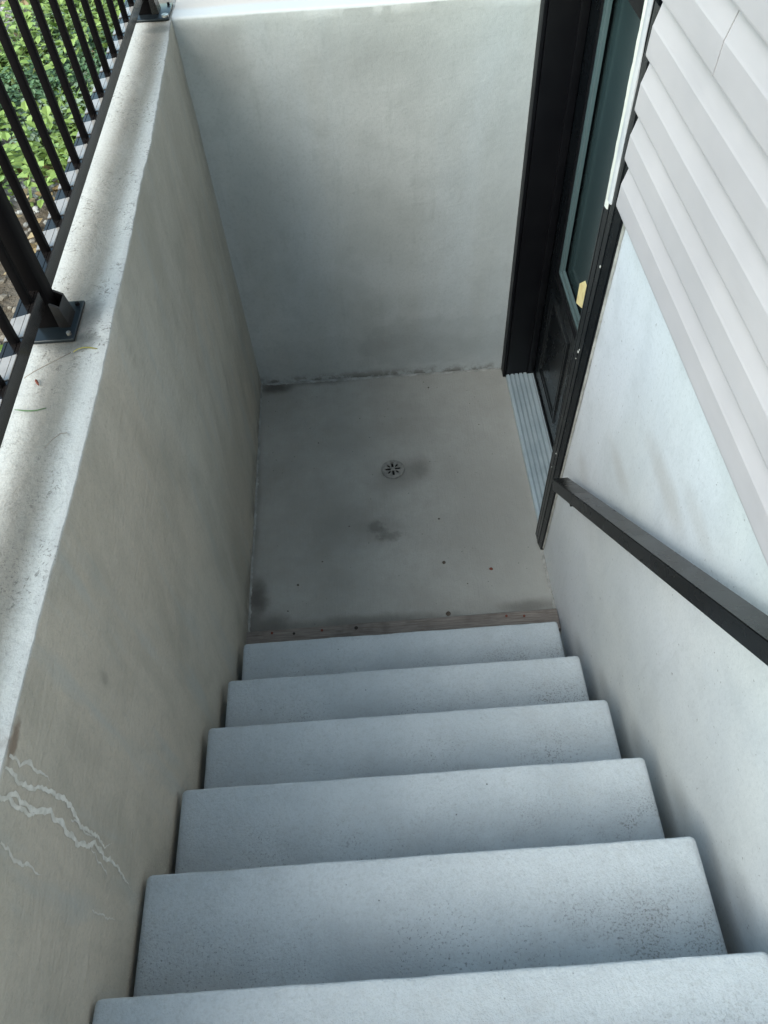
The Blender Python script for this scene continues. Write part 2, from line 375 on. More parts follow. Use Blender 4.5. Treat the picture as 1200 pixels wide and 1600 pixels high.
# landing floor
def fl(y):
    return [(x, y, .0035*nz(x, y, 0, 2.2)+(-.006*math.exp(-((x-.665)**2+(y-1.95)**2)/.03))) for x in arange(-.03, 1.46, .02)]
flr = put('floor', loft('floor', arange(.5, 2.64, .02), fl, True, False), M['floor']); flr['kind'] = 'structure'
sub = box('well_bottom', (-.1, 1.5, -2.4, .5, -.12, -.02), M['soil_dark']); sub['kind'] = 'structure'

# left retaining wall -------------------------------------------------------
XT = [(-3, .03), (-.6, .034), (0, .035), (.24, .037), (.54, .045), (.83, .047), (1.04, .042), (1.23, .042), (1.55, .033), (1.75, .033), (2.32, .014), (2.6, 0), (2.9, 0)]
def lw(y):
    xt = interp(XT, y); P = []
    for z in arange(-.12, 1.755, .03):
        k = max(0, z)/1.77; bulge = xt*(k**1.3)
        P.append((bulge + .0035*nz(y, z, 0, 2.5, 3)+.0015*nz(y, z, 0, 11, 5), y, z))
    e = .0018*nz(y, 0, 0, 26, 2)+.0012*nz(y, 0, 0, 70, 4)
    P += [(xt-.0004+e, y, 1.7645), (xt-.0015+e, y, 1.7670), (xt-.005+e, y, 1.7682)]
    for x in [xt-.02+(-.155-xt+.02)*i/9 for i in range(10)]:
        P.append((x, y, WTOP+.0015*nz(x, y, 0, 6, 1)-.0025*math.exp(-((x+.045)/.03)**2)))
    P += [(-.162, y, 1.763), (-.165, y, 1.755), (-.166, y, 1.2)]
    return P
lwme = loft('retaining_wall', arange(-3, 2.86, .0155), lw); lwme.set_sharp_from_angle(angle=math.radians(33))
lwall = put('retaining_wall', lwme, M['left_wall'])
tag(lwall, 'long left parged wall with pale mineral cracks, carrying the black picket railing', 'wall')
def lface(y, z): return interp(XT, y)*((max(0, z)/1.77)**1.3) + .0035*nz(y, z, 0, 2.5, 3)+.0015*nz(y, z, 0, 11, 5)

# back retaining wall -------------------------------------------------------
def bw(x):
    y0 = 2.607-.014*(x/1.3)+.0; P = []
    wob = .0035*nz(x, 0, 0, 3, 9)
    for z in arange(-.1, 1.757, .03):
        P.append((x, y0+.0035*nz(x, z, 0, 2.6, 8)+.0012*nz(x, z, 0, 12, 8)-.004*math.exp(-max(0, z)/.04)*(1+nz(x, 0, 0, 20, 3)), z))
    e = .0015*nz(x, 0, 0, 30, 7); zt = 1.7655+.002*nz(x, 0, 0, 2, 3)
    P += [(x, y0+.002+e, zt-.006), (x, y0+.006+e, zt-.001), (x, y0+.012, zt)]
    for y in [y0+.02+(2.83-y0-.02)*i/11 for i in range(12)]: P.append((x, y, zt+.0012*nz(x, y, 0, 6, 2)))
    P += [(x, 2.838, zt-.008), (x, 2.84, 1.2)]
    return [(a, b, c) for a, b, c in P]
bwall = put('retaining_wall', loft('retaining_wall', arange(-.01, WX-.002, .0155), bw), M['back_wall'])
tag(bwall, 'grey stained parged wall across the far end of the landing, behind the drain', 'wall')

# ragged mortar beads along the foot of the walls
def seam(parent, pts, w, seed, mat='mortar', name='mortar_smear', h=.006):
    v, f = [], []; n = len(pts); K = 5
    for i, p in enumerate(pts):
        a = Vector(pts[max(0, i-1)]); b = Vector(pts[min(n-1, i+1)]); d = (b-a).normalized(); s = Vector((-d.y, d.x, 0))
        ww = w*(.55+.9*abs(nz(i*.31, seed, 0, 1.7, seed))+.5*nz(i*1.1, seed, 1, 1))
        ww = max(.0015, ww)
        for k in range(K):
            t = k/(K-1)
            v.append(tuple(Vector(p)+s*ww*(t-.5)*2+Vector((0, 0, h*math.sin(math.pi*t)*(.6+.6*nz(i*.9, k, seed, 1))-.002))))
    for i in range(n-1):
        for k in range(K-1):
            a = i*K+k; f.append((a, a+1, a+K+1, a+K))
    o = put(name, meshof(name, v, f, True), M[mat], parent); return o
seam(lwall, [(lface(y, .0)+.002, y, .002) for y in arange(1.1, 2.6, .008)], .010, 1.3, h=.009)
seam(bwall, [(x, 2.600-.014*(x/1.3)+.001, .002) for x in arange(.0, 1.29, .008)], .013, 2.7, h=.011)

# mineral deposits that seep from the cracks of the left wall
def streak(pts, w, faint=False, seed=0):
    rnd = random.Random(seed); P = []
    for (a, b) in zip(pts, pts[1:]):
        n = max(2, int(math.hypot(a[0]-b[0], a[1]-b[1])/.006))
        for i in range(n):
            t = i/n; P.append((a[0]+(b[0]-a[0])*t, a[1]+(b[1]-a[1])*t))
    P.append(pts[-1]); N = len(P)
    v, f = [], []
    Q = [(y+.007*nz(i*.21, seed, 0, 1, 1)+rnd.uniform(-.0017, .0017), z+.007*nz(i*.21, seed, 5, 1, 2)+rnd.uniform(-.0017, .0017)) for i, (y, z) in enumerate(P)]
    for i, (y, z) in enumerate(Q):
        a = Vector(P[max(0, i-3)]); b = Vector(P[min(N-1, i+3)]); d = (b-a)
        d = d.normalized() if d.length > 0 else Vector((0, 1)); s = Vector((-d.y, d.x))
        t = i/(N-1); ww = 1.25*w*(.35+.65*math.sin(math.pi*min(1, .15+.85*t))**.8)*(.55+1.0*abs(nz(i*.4, seed, 3, 1, 4)))
        if t > .9: ww *= (1-t)/.1+.12
        for k, (o, h) in enumerate(((-1, .0001), (-.4, .0005), (.5, .0005), (1, .0001))):
            yy, zz = y+s.x*ww*o*rnd.uniform(.7, 1.2), z+s.y*ww*o*rnd.uniform(.7, 1.2)
            v.append((lface(yy, zz)+h+.0006, yy, zz))
    for i in range(len(Q)-1):
        for k in range(3):
            a = i*4+k; f.append((a, a+1, a+5, a+4))
    return put('mineral_streak', meshof('mineral_streak', v, f, True), M['mineral_faint' if faint else 'mineral'], lwall)
streak([(0.006, 1.758), (-0.001, 1.705), (0.008, 1.661), (0.015, 1.608), (0.025, 1.552), (0.019, 1.498), (0.007, 1.459), (0.002, 1.412), (0.003, 1.365), (-0.005, 1.298), (0.009, 1.259)], .0046, False, 1)
streak([(-0.034, 1.759), (-0.031, 1.745), (-0.022, 1.717), (-0.025, 1.676), (-0.026, 1.642), (-0.01, 1.581), (-0.018, 1.529), (-0.028, 1.483), (-0.025, 1.398), (-0.011, 1.358), (-0.019, 1.291), (-0.024, 1.215), (-0.035, 1.167), (-0.049, 1.108)], .0056, False, 2)
streak([(-0.034, 1.757), (-0.032, 1.726), (-0.036, 1.693), (-0.032, 1.655), (-0.024, 1.618), (-0.017, 1.59)], .004, False, 3)
streak([(0.024, 1.757), (0.025, 1.72), (0.034, 1.676), (0.033, 1.604)], .0036, True, 4)
streak([(-0.091, 1.722), (-0.097, 1.682), (-0.1, 1.65), (-0.102, 1.613), (-0.105, 1.556)], .003, True, 5)
streak([(-0.116, 1.316), (-0.123, 1.239), (-0.112, 1.179)], .002, True, 6)
streak([(-.022, 1.37), (-.034, 1.34), (-.036, 1.30), (-.05, 1.26)], .0022, True, 8)
streak([(.0, 1.49), (.004, 1.45), (-.006, 1.42), (-.008, 1.37)], .002, True, 9)

# ================================================================== STAIRCASE
stair = thing('staircase', 'grey precast concrete stairs going down to the landing between the parged walls', 'stairs')
def step_mesh(k):
    z1 = k*RISE; y1 = Y1-(k-1)*RUN; x0, x1 = .031, 1.250
    bm = bmesh.new()
    # side profile (y, z): tread with rounded front, recessed riser below
    r = .0048
    prof = [(y1-RUN-.05, z1)]
    prof += [(y1-RUN*(1-t)-.0 if t > 0 else y1-RUN, z1) for t in (0, .15, .3, .45, .6, .75, .88)]
    prof += [(y1-r*1.6, z1-.0004), (y1-r*.7, z1-r*.25), (y1-r*.15, z1-r*.75), (y1, z1-r*1.7), (y1-.001, z1-.045), (y1-.022, z1-.062), (y1-.026, z1-RISE+.0), (y1-.026, z1-RISE-.03), (y1-RUN-.05, z1-RISE-.03)]
    xs = [x0, x0+.0012, x0+.005, x0+.012]+arange(x0+.03, x1-.03, .018)+[x1-.012, x1-.005, x1-.0012, x1]
    rows = []
    cy, cz = sum(p[0] for p in prof)/len(prof), z1-.08
    for x in xs:
        d = min(x-x0, x1-x); shr = .0055*(1-min(1, d/.012))**2
        row = []
        for (y, z) in prof:
            fy = 1 if y > y1-.02 else 0
            yy = y - shr*fy; zz = z - shr*(1 if z > z1-.03 else 0)
            if fy and z > z1-.04:
                yy += .0016*nz(x, k, 0, 9, k)+.0008*nz(x, k, 0, 45, k)
                zz += .0010*nz(x, k, 0, 14, k+3)
            if z > z1-.002: zz += .0012*nz(x, y, k, 5, 2)
            row.append((x, yy, zz))
        rows.append(row)
    n = len(prof); v = [p for rw in rows for p in rw]; f = []
    for i in range(len(rows)-1):
        for j in range(n):
            a = i*n+j; b = i*n+(j+1) % n; f.append((a, a+n, b+n, b))
    f.append(tuple(range(n))); f.append(tuple((len(rows)-1)*n+j for j in range(n))[::-1])
    me = meshof('step', v, f, True); me.set_sharp_from_angle(angle=math.radians(48)); return me
for k in range(1, 8):
    o = put('step', step_mesh(k), M['step'], stair)
# wood strip on the floor
def plank():
    v, f = [], []
    xs = arange(.0, 1.301, .02); K = 0
    for x in xs:
        a = .0012*nz(x, 0, 0, 9, 3)
        yb = 1.109+.004*x+a; yf = 1.02+a*.4; t = .030+.0012*nz(x, 2, 0, 5, 3)
        v += [(x, yf, .001), (x, yf, t), (x, yb-.003, t), (x, yb, t-.003), (x, yb, .001)]
    for i in range(len(xs)-1):
        for j in range(4):
            a = i*5+j; f.append((a, a+5, a+6, a+1))
    f.append((0, 1, 2, 3, 4)); f.append(tuple((len(xs)-1)*5+j for j in (4, 3, 2, 1, 0)))
    return meshof('wood_strip', v, f)
wd = put('wood_strip', plank(), M['wood']); tag(wd, 'narrow weathered wooden strip with red nails lying at the foot of the lowest step', 'wood strip')
for (x, y) in ((.108, 1.094), (.317, 1.090), (1.088, 1.094), (1.161, 1.088)):
    cyl('nail_head', (x, y, .0315), .0052, .004, M['rust'], wd, 10)
for (x, y, r) in ((.2, 1.085, .006), (.46, 1.09, .008)):
    cyl('wood_knot', (x, y, .0309), r, .0012, M['soil_dark'], wd, 9)

# ================================================================== HOUSE
house = thing('house', 'house wall on the right with pale vinyl siding over parged foundation and black glazed door', 'house', (1.6, 0, 0))
def hp(o):
    o.parent = house; o.matrix_parent_inverse = house.matrix_world.inverted() if False else Matrix.Translation((-1.6, 0, 0)); return o
def fw_(y):
    return [(WX+.0025*nz(y, z, 0, 2.3, 12)+.0008*nz(y, z, 0, 11, 12), y, z) for z in arange(-.12, 1.76, .03)] + [(1.42, y, 1.76), (1.42, y, -.12)]
hp(put('foundation_wall', loft('foundation_wall', arange(-3, 1.46, .02), fw_), M['right_wall']))
seam_o = seam(None, [(WX-.003, y, .002) for y in arange(1.12, 1.43, .006)][::-1], .011, 4.4, h=.010); hp(seam_o)
hp(box('sheathing', (1.302, 1.42, -3, 1.455, 1.765, 4.6), M['frame_satin']))
hp(box('sheathing', (1.302, 1.42, 1.455, 2.6, 2.22, 4.6), M['frame_satin']))
hp(box('far_wall', (1.306, 1.42, 2.62, 7.0, 1.0, 4.6), M['right_wall']))
hp(box('end_wall', (1.42, 6.5, -3.0, -2.8, 1.2, 4.6), M['right_wall']))
hp(box('ceiling', (1.42, 6.5, -2.8, 7, 4.5, 4.6), M['interior']))
hp(box('roof_slab', (1.36, 6.8, -3.3, 7.3, 4.6, 4.75), M['frame_satin']))
# siding boards (dutch lap profile)
EXPO = .1165
def siding(z0, y0, y1, off=0.0, taper=0):
    bx = 1.2705-off
    pr = [(1.292, z0+.006), (bx+.003, z0+.001), (bx, z0), (bx-.0007, z0+.004), (bx+.0005, z0+.060), (bx+.0022, z0+.0655), (1.2855-off, z0+EXPO+.002), (1.2865-off, z0+EXPO+.010), (1.292, z0+EXPO+.010)]
    def pf(y):
        w = .0009*nz(y, z0, 0, 1.7, 4); e = .0007*nz(y, z0, 0, 5, 6)
        q = []
        for (x, z) in pr:
            q.append((x+w, y, z+e))
        return q
    me = loft('siding_board', arange(y0, y1, .05), pf, False); return me
for k in range(0, 25):
    z0 = 1.712+k*EXPO
    if k == 4:
        hp(put('siding_board', siding(z0, 1.0360, 1.394), M['vinyl']))
        hp(put('siding_board', siding(z0, -3.0, 1.0300, .0012), M['vinyl']))
    elif k < 5:
        hp(put('siding_board', siding(z0, -3.0, (1.372, 1.385, 1.391, 1.396)[min(k, 3)]), M['vinyl']))
    else:
        hp(put('siding_board', siding(z0, -3.0, 1.40), M['vinyl']))
for k in range(0, 25):
    z0 = 1.79+k*EXPO
    if z0 > 2.2: hp(put('siding_board', siding(z0, 1.46 if k > 3 else 2.62, 7.0), M['vinyl']))
# white vertical trim beside the door casing with ragged caulk
def trim_prof(z):
    y0 = 1.456+.0*z; s = (z-1.648)*.030
    c = .004*nz(z, 0, 0, 8, 3)+.0015*nz(z, 0, 0, 30, 3)
    return [(1.304, y0-.012+s, z), (1.283, y0-.012+s, z), (1.279, y0-.006+s, z), (1.2795, y0+.012+s, z), (1.283, y0+.018+s, z), (1.304, y0+.02+s, z)]
hp(put('corner_trim', loft('corner_trim', arange(1.668, 4.5, .03), trim_prof), M['trim']))
def caulk_prof(z):
    y0 = 1.474; s = (z-1.648)*.030
    c = .006*abs(nz(z, 0, 0, 9, 3))+.003*nz(z, 0, 0, 34, 3)
    return [(1.2955, y0-.01+s, z), (1.2825, y0-.004+s, z), (1.280, y0+.004+s+c*.5, z), (1.2795, y0+.012+s+c, z), (1.290, y0+.015+s+c, z)]
hp(put('caulk_bead', loft('caulk_bead', arange(1.64, 3.2, .006), caulk_prof), M['caulk']))

# door frame -----------------------------------------------------------------
YJ0, YJ1 = 1.505, 2.518       # near and far faces of the opening
DZ = 2.06
def casing(yin, yout, skew, x0=1.2845, flip=1):
    """moulded brick-mould, profile across y, lofted in z"""
    def pf(z):
        sk = skew*z/1.63
        w = (yout+sk)-(yin)
        P = []
        for (t, dx) in ((0, .020), (0, 0), (.07, -.0012), (.10, .0), (.34, .0), (.37, .0028), (.40, .0), (.62, .0), (.65, .0030), (.68, .0022), (.97, .0065), (1, .010), (1, .020)):
            P.append((x0+dx, yin+w*t, z))
        return P
    return pf
jf = hp(put('door_frame', boxmesh('door_frame', 1.306, 1.50, YJ1, 2.60, .0, DZ+.04, .001), M['frame_satin']))
hp(put('door_frame', boxmesh('door_frame', 1.306, 1.50, 1.46, YJ0, .0, DZ+.04, .001), M['frame_satin']))
hp(put('door_frame', boxmesh('door_frame', 1.306, 1.50, YJ0, YJ1, DZ, DZ+.05, .001), M['frame_satin']))
hp(put('door_casing', loft('door_casing', [0.012]+arange(.05, 2.15, .1), casing(1.509, 1.418, -.05), False), M['frame']))
hp(box('door_casing', (1.290, 1.3045, 2.522, 2.586, .004, DZ+.06), M['frame_satin'], None, .002))
hp(box('door_casing', (1.290, 1.3045, YJ0-.06, 2.586, DZ+.062, DZ+.14), M['frame'], None, .002))
# stop inside the far jamb
hp(box('door_stop', (1.415, 1.447, YJ1-.013, YJ1-.0005, .03, DZ), M['frame_satin'], None, .001))

# threshold
def thr(y):
    P = [(1.306, y, .002), (1.3065, y, .020), (1.309, y, .0235)]
    x = 1.312
    for i in range(5):
        P += [(x+.009, y, .0245+.0014*i), (x+.0105, y, .0170+.0014*i), (x+.0160, y, .0170+.0014*i), (x+.0175, y, .0262+.0014*i), (x+.0205, y, .0262+.0014*i)]
        x += .0225
    P += [(1.447, y, .033), (1.449, y, .002)]
    return P
th = hp(put('door_threshold', loft('door_threshold', arange(YJ0+.001, YJ1-.001, .1), thr, False), M['alu']))
tag(th, 'ribbed aluminium threshold')
hp(cyl('threshold_screw', (1.327, 1.60, .0275), .005, .004, M['frame_satin'], None, 10))
# brownish caulk line and paint flecks along the outer edge of the casing
def edge_caulk(z):
    y0 = 1.4175-.05*z/1.63; c = .0025*abs(nz(z, 0, 0, 14, 6))+.0015*nz(z, 0, 0, 50, 6)
    return [(1.3035, y0+.002, z), (1.2975, y0+.0005, z), (1.2985, y0-.003-c, z), (1.3030, y0-.006-c*1.6, z)]
hp(put('caulk_bead', loft('caulk_bead', arange(.03, 1.70, .008), edge_caulk), M['mortar']))
for (y, z, rr) in ((1.428, 1.485, .004), (1.459, 1.135, .0045), (1.452, 1.15, .0025), (1.466, 1.10, .002), (1.462, .62, .0028), (1.478, .52, .0018)):
    hp(cyl('paint_fleck', (1.2838, y, z), rr, .0016, M['caulk'], None, 7, 'X'))
# door slab (a part of the house); its pieces are sub-parts
XD = 1.450
LZ0, LZ1, LY0, LY1 = .815, 1.93, 1.75, 2.30
def door_mesh():
    ys = [YJ0+.003, LY0, LY1, YJ1-.003]; zs = [.036, LZ0, LZ1, DZ-.004]
    v, f = [], []
    for X in (XD, XD+.044):
        for y in ys:
            for z in zs: v.append((X, y, z))
    idx = lambda s, i, j: s*16+i*4+j
    for i in range(3):
        for j in range(3):
            if i == 1 and j == 1: continue
            f.append((idx(0, i, j), idx(0, i, j+1), idx(0, i+1, j+1), idx(0, i+1, j)))
            f.append((idx(1, i, j), idx(1, i+1, j), idx(1, i+1, j+1), idx(1, i, j+1)))
    for i in range(3):
        for (j) in (0, 3):
            f.append((idx(0, i, j), idx(0, i+1, j), idx(1, i+1, j), idx(1, i, j)))
    for j in range(3):
        for i in (0, 3):
            f.append((idx(0, i, j), idx(0, i, j+1), idx(1, i, j+1), idx(1, i, j)))
    for (a, b) in (((1, 1), (2, 1)), ((2, 1), (2, 2)), ((2, 2), (1, 2)), ((1, 2), (1, 1))):
        f.append((idx(0, *a), idx(0, *b), idx(1, *b), idx(1, *a)))
    return meshof('door', v, f)
door = hp(put('door', door_mesh(), M['frame']))
tag(door, 'black door with tall glass panel in a moulded frame')
def under(o, par):
    o.parent = par; return o
def ring(name, y0, y1, z0, z1, w, x0, x1, mat, par, prof=None):
    """picture-frame moulding in the plane x"""
    prof = prof or [(0, 0), (.15, -.9), (.35, -1), (.45, -.55), (.6, -.5), (.7, -.75), (.85, -.6), (1, 0)]
    cs = [(y0, z0, -1, -1), (y1, z0, 1, -1), (y1, z1, 1, 1), (y0, z1, -1, 1)]
    v, f = [], []; n = len(prof)
    for (y, z, sy, sz) in cs:
        for (t, h) in prof:
            v.append((x0+h*(x0-x1)*-1 if False else x0+h*(x1-x0), y-sy*w*t, z-sz*w*t))
    for i in range(4):
        for j in range(n-1):
            a = i*n+j; b = ((i+1) % 4)*n+j; f.append((a, b, b+1, a+1))
    return under(put(name, meshof(name, v, f), mat), par)
ring('lite_frame', LY0-.03, LY1+.03, LZ0-.03, LZ1+.03, .052, XD, XD+.014, M['sheen_bead'], door)
ring('outer_moulding', LY0-.095, LY1+.085, LZ0-.10, LZ1+.07, .03, XD+.0005, XD+.007, M['frame_satin'], door)
gl = under(box('glass_pane', (XD+.016, XD+.020, LY0-.004, LY1+.004, LZ0-.004, LZ1+.004), M['glass']), door)
for (a, b) in ((1.60, 1.98), (2.04, 2.42)):
    ring('raised_panel', a, b, .14, .64, .045, XD+.0004, XD+.009, M['frame'], door)
under(box('weather_strip', (XD-.006, XD-.0003, YJ0+.004, YJ1-.004, .0345, .052), M['frame_satin']), door)
# room behind the glass
def room():
    x0, x1, y0, y1, z0, z1 = 1.52, 4.0, .6, 4.0, .01, 2.4
    v = [(x, y, z) for x in (x0, x1) for y in (y0, y1) for z in (z0, z1)]
    return meshof('interior_room', v, [(4, 5, 7, 6), (0, 1, 5, 4), (2, 6, 7, 3), (0, 4, 6, 2), (1, 3, 7, 5)])
hp(put('interior_room', room(), M['interior']))
# yellow tag on the lower corner of the glass
def tagmesh():
    X = XD-.0165; pts = [(2.032, .855), (2.078, .862), (2.070, .958), (2.050, .985), (2.018, .972), (2.008, .945)]
    pts = [(2.012, .880), (1.930, .918), (1.936, 1.022), (1.960, 1.024), (2.016, .970)]
    v = [(X, y, z) for y, z in pts]+[(X+.0012, y, z) for y, z in pts]; n = len(pts)
    f = [tuple(range(n)), tuple(range(n, 2*n))[::-1]]+[(i, (i+1) % n, n+(i+1) % n, n+i) for i in range(n)]
    return meshof('paper_tag', v, f)
tg = put('paper_tag', tagmesh(), M['tag']); tag(tg, 'small yellow paper tag stuck on the lower corner of the door glass', 'tag')

# ================================================================== RAILING
RX = -.090
rail = thing('railing', 'black metal picket railing standing on the left wall', 'railing', (RX, 0, WTOP))
def rp(o):
    o.parent = rail; o.matrix_parent_inverse = Matrix.Translation((-RX, 0, -WTOP)); return o
def railbar(y0, y1, z0, z1, hw=.019):
    def pf(y):
        g = .0012
        return [(RX+hw, y, z0), (RX+hw, y, z1-.002), (RX+hw-.0015, y, z1), (RX+hw-.0075, y, z1), (RX+hw-.0080, y, z1-g), (RX+hw-.0092, y, z1-g), (RX+hw-.0097, y, z1),
                (RX-hw+.0097, y, z1), (RX-hw+.0092, y, z1-g), (RX-hw+.0080, y, z1-g), (RX-hw+.0075, y, z1), (RX-hw+.0015, y, z1), (RX-hw, y, z1-.002), (RX-hw, y, z0), (RX+hw, y, z0)]
    return loft('rail', [y0, y1], lambda y: pf(y), False)
def sky_glint(ya, yb):  # pale strips added between pickets to imitate sky reflected in the rail top
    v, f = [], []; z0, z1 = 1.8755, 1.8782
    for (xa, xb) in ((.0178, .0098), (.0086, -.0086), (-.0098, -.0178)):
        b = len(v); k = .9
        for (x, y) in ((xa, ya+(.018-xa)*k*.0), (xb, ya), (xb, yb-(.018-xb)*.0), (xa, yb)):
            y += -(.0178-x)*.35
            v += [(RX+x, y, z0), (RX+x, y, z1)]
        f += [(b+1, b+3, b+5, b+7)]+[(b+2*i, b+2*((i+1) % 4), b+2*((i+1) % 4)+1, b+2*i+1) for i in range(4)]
    me = meshof('rail_sky_glint', v, f); return me
POSTS = [-.62, .995, 2.645]
hw = .0240
for a, b in zip(POSTS, POSTS[1:]):
    rp(put('bottom_rail', railbar(a+hw, b-hw, 1.840, 1.876), M['rail']))
    rp(put('top_rail', railbar(a+hw, b-hw, 2.72, 2.756), M['rail']))
pk = boxmesh('picket', -.0050, .0115, -.0040, .0125, 0, 2.722-1.874, .0012, 1)
pk.materials.append(M['picket'])
ys = [-.50+.121*i for i in range(12)]
ys = [y for y in ys if -.57 < y < .95]
ys = [.930-.121*i for i in range(12)]+[1.109+.1218*i for i in range(12)]
for y in ys:
    o = put('picket', pk, None, rail); o.location = (0, y, 1.874-WTOP)
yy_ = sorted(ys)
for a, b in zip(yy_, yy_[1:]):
    if b-a < .13: rp(put('rail_sky_glint', sky_glint(a+.0165, b-.036), M['sky_glint']))
for i, y in enumerate(POSTS):
    p = rp(box('post', (RX-hw, RX+hw, y-hw, y+hw, WTOP+.009, 2.80), M['picket'], None, .002, 1))
    w0, w1 = ((-.066, .062) if i < 2 else (-.05, .085))
    bp_ = rp(box('base_plate', (RX-w0*-1 if False else RX-.066, RX+w1, y-.066, y+.066, WTOP+.0005, WTOP+.009), M['steel'], None, .003, 2))
    # welded stiffener between post and plate
    def gus():
        x0 = RX+hw; v = []
        for yy in (y-.026, y-.020):
            v += [(x0-.001, yy, WTOP+.009), (x0+.024, yy, WTOP+.009), (x0+.017, yy, WTOP+.060), (x0-.001, yy, WTOP+.072)]
        for yy in (y+.020, y+.026):
            v += [(x0-.001, yy, WTOP+.009), (x0+.024, yy, WTOP+.009), (x0+.017, yy, WTOP+.060), (x0-.001, yy, WTOP+.072)]
        f = []
        for b in (0, 8):
            f += [(b, b+1, b+2, b+3), (b+4, b+7, b+6, b+5), (b+1, b+5, b+6, b+2), (b+3, b+2, b+6, b+7)]
        f += [(5, 9, 10, 6)]
        return meshof('bracket', v, f)
    rp(put('post_bracket', gus(), M['rail']))
    bo = [(RX+w1-.013, y-.050), (RX+w1-.013, y+.050), (RX-.052, y-.050), (RX-.052, y+.050)]
    for j, (bx_, by_) in enumerate(bo):
        r = .00485 if not (i == 2 and j == 0) else .012
        c = rp(cyl('bolt', (bx_, by_, WTOP+.012), r, .007, M['zinc'] if j in (0,) else M['picket'], None, 12))
rp(box('post_cap', (RX-.032, RX+.032, POSTS[1]-.032, POSTS[1]+.032, 2.80, 2.812), M['rail'], None, .002))

# ================================================================== HANDRAIL
HX0, HX1 = 1.212, 1.268
hr = thing('handrail', 'black rectangular metal handrail sloping along the right wall above the stairs', 'handrail', (1.3, .7, 1.2))
def hrp(o):
    o.parent = hr; o.matrix_parent_inverse = Matrix.Translation((-1.3, -.7, -1.2)); return o
SL = -.880; ang = math.atan(.880)
dvec = Vector((0, math.cos(ang), -math.sin(ang))); nvec = Vector((0, math.sin(ang), math.cos(ang)))
def tubeline():
    top0 = Vector((0, .7, 1.226))
    t1 = (1.247-.7)/math.cos(ang); t0 = (-1.0-.7)/math.cos(ang); h = .043
    bm = bmesh.new(); v = []
    for t in (t0, t1):
        for (x, k) in ((HX0, 0), (HX1, 0), (HX1, -h), (HX0, -h)):
            p = top0+dvec*t+nvec*k; v.append(bm.verts.new((x, p.y, p.z)))
    for q in ((0, 1, 2, 3), (7, 6, 5, 4), (0, 4, 5, 1), (1, 5, 6, 2), (2, 6, 7, 3), (3, 7, 4, 0)): bm.faces.new([v[i] for i in q])
    bmesh.ops.bevel(bm, geom=bm.edges[:], offset=.0022, segments=2, affect='EDGES')
    bmesh.ops.recalc_face_normals(bm, faces=bm.faces[:])
    me = bpy.data.meshes.new('rail_tube'); bm.to_mesh(me); bm.free(); return me
hrp(put('rail_tube', tubeline(), M['handrail']))
ec = hrp(put('end_cap', boxmesh('end_cap', HX0+.005, HX1-.005, -.0010, .0014, -.0175, .0175), M['steel'])); pc = Vector((0, .7, 1.226))+dvec*((1.247-.7)/math.cos(ang)+.0006)+nvec*(-.0215)
ec.rotation_euler = (-ang, 0, 0); ec.location = (0, pc.y, pc.z)
for y in (1.10, -.35):
    zt = 1.226-.880*(y-.7)-.058
    hrp(box('bracket_arm', (1.236, 1.3035, y-.010, y+.010, zt-.030, zt-.016), M['handrail'], None, .002))
    hrp(box('bracket_stem', (1.234, 1.250, y-.010, y+.010, zt-.016, zt+.002), M['handrail'], None, .001))
    hrp(cyl('wall_flange', (1.3005, y, zt-.023), .028, .006, M['handrail'], None, 20, 'X'))

# ================================================================== FLOOR DRAIN
dr = thing('floor_drain', 'round grey floor drain cover with star of slots set in the landing concrete', 'drain', (.668, 1.951, -.0035)); dr.rotation_euler.z = math.radians(3)
R = .052
def grate():
    N = 72; s = 2*R/N; v, f = [], []; vid = {}
    def inside(x, y):
        r = math.hypot(x, y)
        if r > R*.97: return False
        a = math.atan2(y, x)
        for k in range(8):
            t = a-k*math.pi/4
            d = abs(r*math.sin(t)); al = r*math.cos(t)
            lo, hi, wd_ = (.20*R, .74*R, .0052) if k % 2 == 0 else (.34*R, .70*R, .0044)
            if lo < al < hi and d < wd_/1.0: return False
        return True
    def vv(i, j, z):
        if (i, j, z) not in vid:
            vid[(i, j, z)] = len(v); v.append((-R+i*s, -R+j*s, z))
        return vid[(i, j, z)]
    cell = lambda i, j: 0 <= i < N and 0 <= j < N and inside(-R+(i+.5)*s, -R+(j+.5)*s)
    T, B = .0065, .0020
    for i in range(N):
        for j in range(N):
            if not cell(i, j): continue
            f.append((vv(i, j, T), vv(i+1, j, T), vv(i+1, j+1, T), vv(i, j+1, T)))
            for (di, dj, a, b) in ((1, 0, (i+1, j), (i+1, j+1)), (-1, 0, (i, j+1), (i, j)), (0, 1, (i+1, j+1), (i, j+1)), (0, -1, (i, j), (i+1, j))):
                if not cell(i+di, j+dj): f.append((vv(*a, T), vv(*a, B), vv(*b, B), vv(*b, T)))
    return meshof('grate', v, f)
put('grate', grate(), M['drain'], dr)
def ringmesh():
    v, f = [], []; n = 48
    for i in range(n):
        a = 2*math.pi*i/n
        for (r, z) in ((R*.955, .0068), (R*1.03, .0072), (R*1.07, .0060), (R*1.09, -.004)): v.append((r*math.cos(a), r*math.sin(a), z))
    for i in range(n):
        for j in range(3):
            a = i*4+j; b = ((i+1) % n)*4+j; f.append((a, b, b+1, a+1))
    return meshof('rim', v, f, True)
put('rim', ringmesh(), M['drain'], dr)
put('pit_shade_plate', boxmesh('pit_shade_plate', -R*.66, R*.66, -R*.66, R*.66, .0012, .0018), M['pit_shade'], dr)  # dark plate stands in for the shade of the pit under the slots

